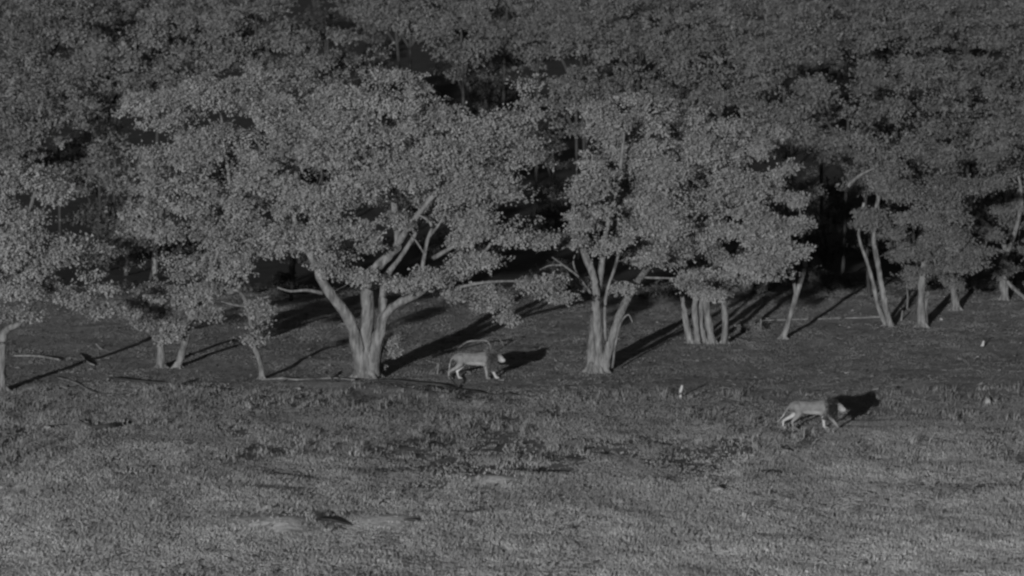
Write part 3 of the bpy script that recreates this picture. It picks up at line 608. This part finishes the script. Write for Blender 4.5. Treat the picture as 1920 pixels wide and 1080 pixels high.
def hind(s, fx, lift=0): return [(-.55, s * .11, .76, .155), (-.47 + fx * .25, s * .13, .56, .12), (-.52 + fx * .5, s * .12, .42, .075), (-.66 + fx * .9, s * .12, .27 + lift, .045), (-.62 + fx, s * .12, .12 + lift, .038), (-.59 + fx, s * .12, .045 + lift, .048), (-.50 + fx, s * .12, .04 + lift * .6, .044)]
def fore(s, fx, lift=0): return [(.36, s * .12, .76, .15), (.33 + fx * .15, s * .14, .58, .105), (.34 + fx * .45, s * .13, .42, .07), (.37 + fx * .85, s * .12, .20 + lift, .052), (.37 + fx, s * .12, .09 + lift, .046), (.40 + fx, s * .12, .045 + lift, .055), (.47 + fx, s * .12, .04 + lift, .048)]
f1 = G(893, 711)
lion('maned lion walking to the right in the shade edge beside the spreading tree', f1,
     [hind(1, -.02), hind(-1, -.34), fore(-1, .0), fore(1, .30)], [(-.76, 0, .82, .045), (-.88, 0, .70, .028), (-.93, 0, .52, .024), (-.95, 0, .34, .02), (-.99, 0, .22, .02)],
     (.77, .73), R(-22), R(0), .06, 1.0)
f2 = G(1525, 805)
lion('dark maned lion striding to the right through the open grass', f2,
     [hind(-1, -.05), hind(1, -.36), fore(1, -.02), fore(-1, .42)], [(-.76, 0, .80, .045), (-.88, 0, .66, .028), (-.98, 0, .46, .024), (-1.12, 0, .30, .022), (-1.24, 0, .22, .02)],
     (.80, .71), R(-14), R(0), .022, .95, .0, light_back=6)

# ------------------------------------------------------------------ fallen wood, posts, stones, small growth
def fallen(name, label, cat, pts, forks=(), m='deadwood', raise_=.02):
    """pts: (px, py, radius px, height above ground m)"""
    T0 = G(*pts[0][:2]); root = link(name, None, loc=T0); tag(root, label, cat, 'fallen dead wood')
    def run(L, nm):
        o = []
        for q in L:
            g = G(q[0], q[1] + (q[3] * SC(G(q[0], q[1]).y) if len(q) > 3 else 0)); r = q[2] / SC(g.y); o.append((g.x, g.y, g.z + r * .6 + (q[3] if len(q) > 3 else 0), r))
        T = Tubes(); T.add(o, 4, 7, .2); T.build(nm, m, root, T0)
    run(pts, 'stem')
    for f in forks: run(f, 'branch')
    return root
fallen('fallen_branch', 'long thin pale branch lying in front of the left edge tree', 'branch', [(105, 708, 1.2), (140, 718, 1.8), (175, 737, 2), (205, 742, 2), (230, 740, 1.5)], [[(150, 722, 1.2), (125, 728, 1, .05), (110, 722, .8, .1)]])
fallen('fallen_log', 'pale weathered log lying left of the foot of the spreading tree', 'log', [(490, 713, 1.6), (530, 711, 2.4), (560, 713, 1.8), (620, 711, 2.6), (665, 714, 2.2)], [[(620, 712, 2), (612, 698, 1.6, .15)], [(540, 712, 1.5), (520, 722, 1.2)]])
fallen('fallen_log', 'dark crooked log stretching right from the foot of the spreading tree', 'log', [(700, 716, 3), (740, 715, 2.4, .04), (770, 719, 3, .05), (830, 724, 2.6, .04), (860, 732, 2.6), (890, 735, 2, .05), (930, 742, 1.6), (950, 738, 2, .06), (980, 746, 1.4)], [[(860, 731, 2), (850, 716, 1.6, .2), (842, 706, 1, .3)], [(800, 722, 2), (850, 745, 2), (880, 757, 1.4)]], 'bark_dark')
fallen('fallen_branch', 'dark thin branch with side twigs lying in front of the broad tree', 'branch', [(205, 708, 1.5, .1), (260, 716, 2.4, .03), (330, 722, 2.4), (390, 729, 2.6), (450, 733, 1.6)], [[(345, 724, 1.6), (338, 738, 1.2)], [(205, 712, 1.6), (198, 726, 1.2)]], 'bark_dark')
fallen('fallen_branch', 'straight pale branch lying between slim leaning trunk and twin stems', 'branch', [(1430, 601, .8), (1520, 599, 1.1), (1600, 597, 1.4), (1665, 594, 1.2)])
fallen('fallen_branch', 'arched dead branch standing clear of the ground just behind the left lion', 'branch', [(858, 655, 1.6), (875, 643, 1.8, .35), (895, 640, 1.6, .42), (915, 642, 1.6, .4), (923, 665, 1.2, 0)], [[(895, 640, 1, .42), (930, 632, 1, .5), (945, 650, .8, .1)]])
fallen('fallen_branch', 'short broken branch on the ground near the left edge tree', 'branch', [(25, 668, 1.4), (70, 669, 2.4), (110, 675, 1.6)], [[(70, 669, 1.4), (82, 660, 1, .08)]])
fallen('fallen_branch', 'thin dead twig by the shadow behind the left edge tree', 'branch', [(150, 664, 1.6), (165, 680, 1.6, .05), (178, 686, 1.2)], [[(180, 645, 1, .2), (190, 655, 1.4), (205, 658, 1)]])
fallen('fallen_branch', 'crooked twig lying right of the five upright stems', 'branch', [(1365, 633, 2), (1385, 637, 1.8), (1400, 640, 1.2)])
fallen('fallen_branch', 'low dark branch half buried in the grass at the left', 'branch', [(0, 806, 1.6), (50, 804, 2), (120, 799, 2.4, .04)], [], 'bark_dark')
fallen('fallen_branch', 'dark stubby piece standing in for a cast shadow in the left foreground grass', 'log', [(172, 803, 4, .03), (205, 802, 5, .05), (243, 793, 2.5, .05)], [[(172, 801, 1.5, .05), (150, 788, 1.2, .12)]], 'bark_dark')  # dark shape added where a cast shadow lies on the grass
fallen('fallen_branch', 'dark piece standing in for the hole shadow by the pale mound in the foreground', 'branch', [(588, 974, 1.6, .02), (620, 976, 2.6, .03), (645, 982, 2.2, .02), (662, 986, 1.2)], [], 'bark_dark')  # added dark shape that draws the shadow of a hole beside the mound
fallen('fallen_branch', 'small dark piece standing in for the hole shadow right of the pale mound', 'branch', [(758, 976, 2, .02), (778, 977, 3, .04), (796, 980, 1.5)], [], 'bark_dark')  # second added dark shape, again drawn for the shadow of a hole
fallen('fallen_branch', 'thin dark twig low in the grass under the right lion', 'branch', [(1415, 883, 1.2), (1450, 885, 1.8, .03), (1495, 890, 1)], [], 'bark_dark')

def stake(label, bx, by, tx, ty, r):
    g = G(bx, by); s = SC(g.y); root = link('stake', None, loc=g); tag(root, label, 'stake')
    t = P(tx, ty, g.y); T = Tubes()
    T.add([(g.x, g.y, g.z - .1, r / s), (g.x * .5 + t.x * .5, g.y, (g.z + t.z) / 2, r / s * .95), (t.x, t.y, t.z, r / s * .8)], 3, 7, .1)
    T.build('post', 'white', root, g)
stake('short pale stake leaning right, alone in the grass left of the right lion', 1274, 748, 1279, 722, 3)

def bird(label, px, py, h, m):
    g = G(px, py); root = link('bird', None, loc=g); tag(root, label, 'bird')
    k = h / .45
    me = sculpt('body', [[(0, 0, .16 * k, .07 * k), (0, 0, .24 * k, .085 * k), (.01, 0, .32 * k, .06 * k), (.02, 0, .40 * k, .042 * k)], [(.03, 0, .40 * k, .03 * k), (.09 * k, 0, .39 * k, .012 * k)], [(-.03, 0, .2 * k, .05 * k), (-.12 * k, 0, .12 * k, .02 * k)]], .012 * k, 3)
    link('body', me, m, root)
    for s in (1, -1):
        T = Tubes(); T.add([(s * .0, s * .03 * k, .14 * k, .009 * k), (0, s * .03 * k, 0, .009 * k), (.04 * k, s * .03 * k, 0, .006 * k)], 1, 5, 0, False); T.build('leg', 'dark', root)
bird('small bright white bird standing on the bare ground at the far right', 1843, 653, .30, 'white')

def stone(label, px, py, rx, rz, m='stone', grp='pale stones in the grass'):
    g = G(px, py); s = SC(g.y); bm = bmesh.new(); bmesh.ops.create_icosphere(bm, subdivisions=3, radius=1)
    ph = random.random() * 50; a, c = rx / s, rz / s
    for v in bm.verts:
        k = 1 + .35 * mn.noise(v.co * 1.2 + Vector((ph, 0, 0))) + .12 * mn.noise(v.co * 3.5 + Vector((ph, 0, 0)))
        v.co = Vector((v.co.x * a * k, v.co.y * a * .8 * k, v.co.z * c * k))
    me = bpy.data.meshes.new('stone'); bm.to_mesh(me); bm.free()
    o = link('stone', me, m); o.location = g + Vector((0, 0, c * .35)); tag(o, label, 'stone', grp)
stone('pale flat stone in the grass below the right lion, to its left', 1345, 921, 13, 7)
stone('small pale stone just left of the flat stone below the right lion', 1332, 913, 7, 5)
stone('pale stone in the grass straight below the head of the right lion', 1657, 889, 9, 6)
stone('pale stone under the right lion tail', 1468, 848, 11, 5)
stone('pale rounded stone in the grass at the left', 89, 806, 8, 6)
stone('tiny white stone in the foreground near the bottom edge', 1201, 1052, 5, 3, 'white')
stone('tiny white stone in the left foreground near the bottom edge', 203, 1030, 4, 2.5, 'white')
stone('pale stone at the far right of the open grass', 1852, 757, 5, 8)
stone('small pale stone at the left edge of the broken ground below the log', 560, 730, 5, 3)
stone('small pale stone on open ground near the straight trunk', 1765, 600, 3, 3)

def shrub(label, px, py, ells, per=70, leaf='leaf_pale', stems=None, size=.12, dens=3.5):
    Yb = G(px, py).y
    stems = stems or [[(px, py, 2), (px + 2, py - 20, 1.6), (ells[0][0], ells[0][1], 1)]]
    tree('small_shrub', label, 'shrub', (px, py), stems, ells, leaf=leaf, dens=dens, per=per, size=size, group='small shrubs between the trees', Y0=Yb, parts=['stem'] * len(stems), rmul=.55)
shrub('leafy sapling clinging to the right foot of the spreading tree', 712, 703, [(722, 690, 14, 14, -.3), (735, 640, 10, 14, -.2), (742, 665, 10, 12, -.3)], stems=[[(712, 703, 2), (714, 670, 2), (722, 640, 1.4)], [(718, 650, 1.5), (735, 668, 1.2), (745, 672, 1)]])
shrub('pale dead bush on the ground left of the slim leaning trunk', 1425, 620, [(1425, 600, 26, 12), (1400, 615, 16, 8)], 40, 'leaf_mid', dens=2)
shrub('rounded small bush between the twin stems and the straight trunk', 1700, 580, [(1700, 530, 22, 34)], 60, 'leaf_mid')
shrub('small dark bush at the foot of the straight trunk', 1690, 602, [(1690, 596, 14, 10)], 40, 'leaf_dark')
shrub('low dark tuft under the left lion tail', 820, 702, [(815, 696, 22, 7)], 40, 'leaf_mid', size=.09)
shrub('low leafy tuft at the edge of the grass in front of the crooked tree', 325, 728, [(322, 720, 9, 9)], 40, 'leaf_mid', size=.09)
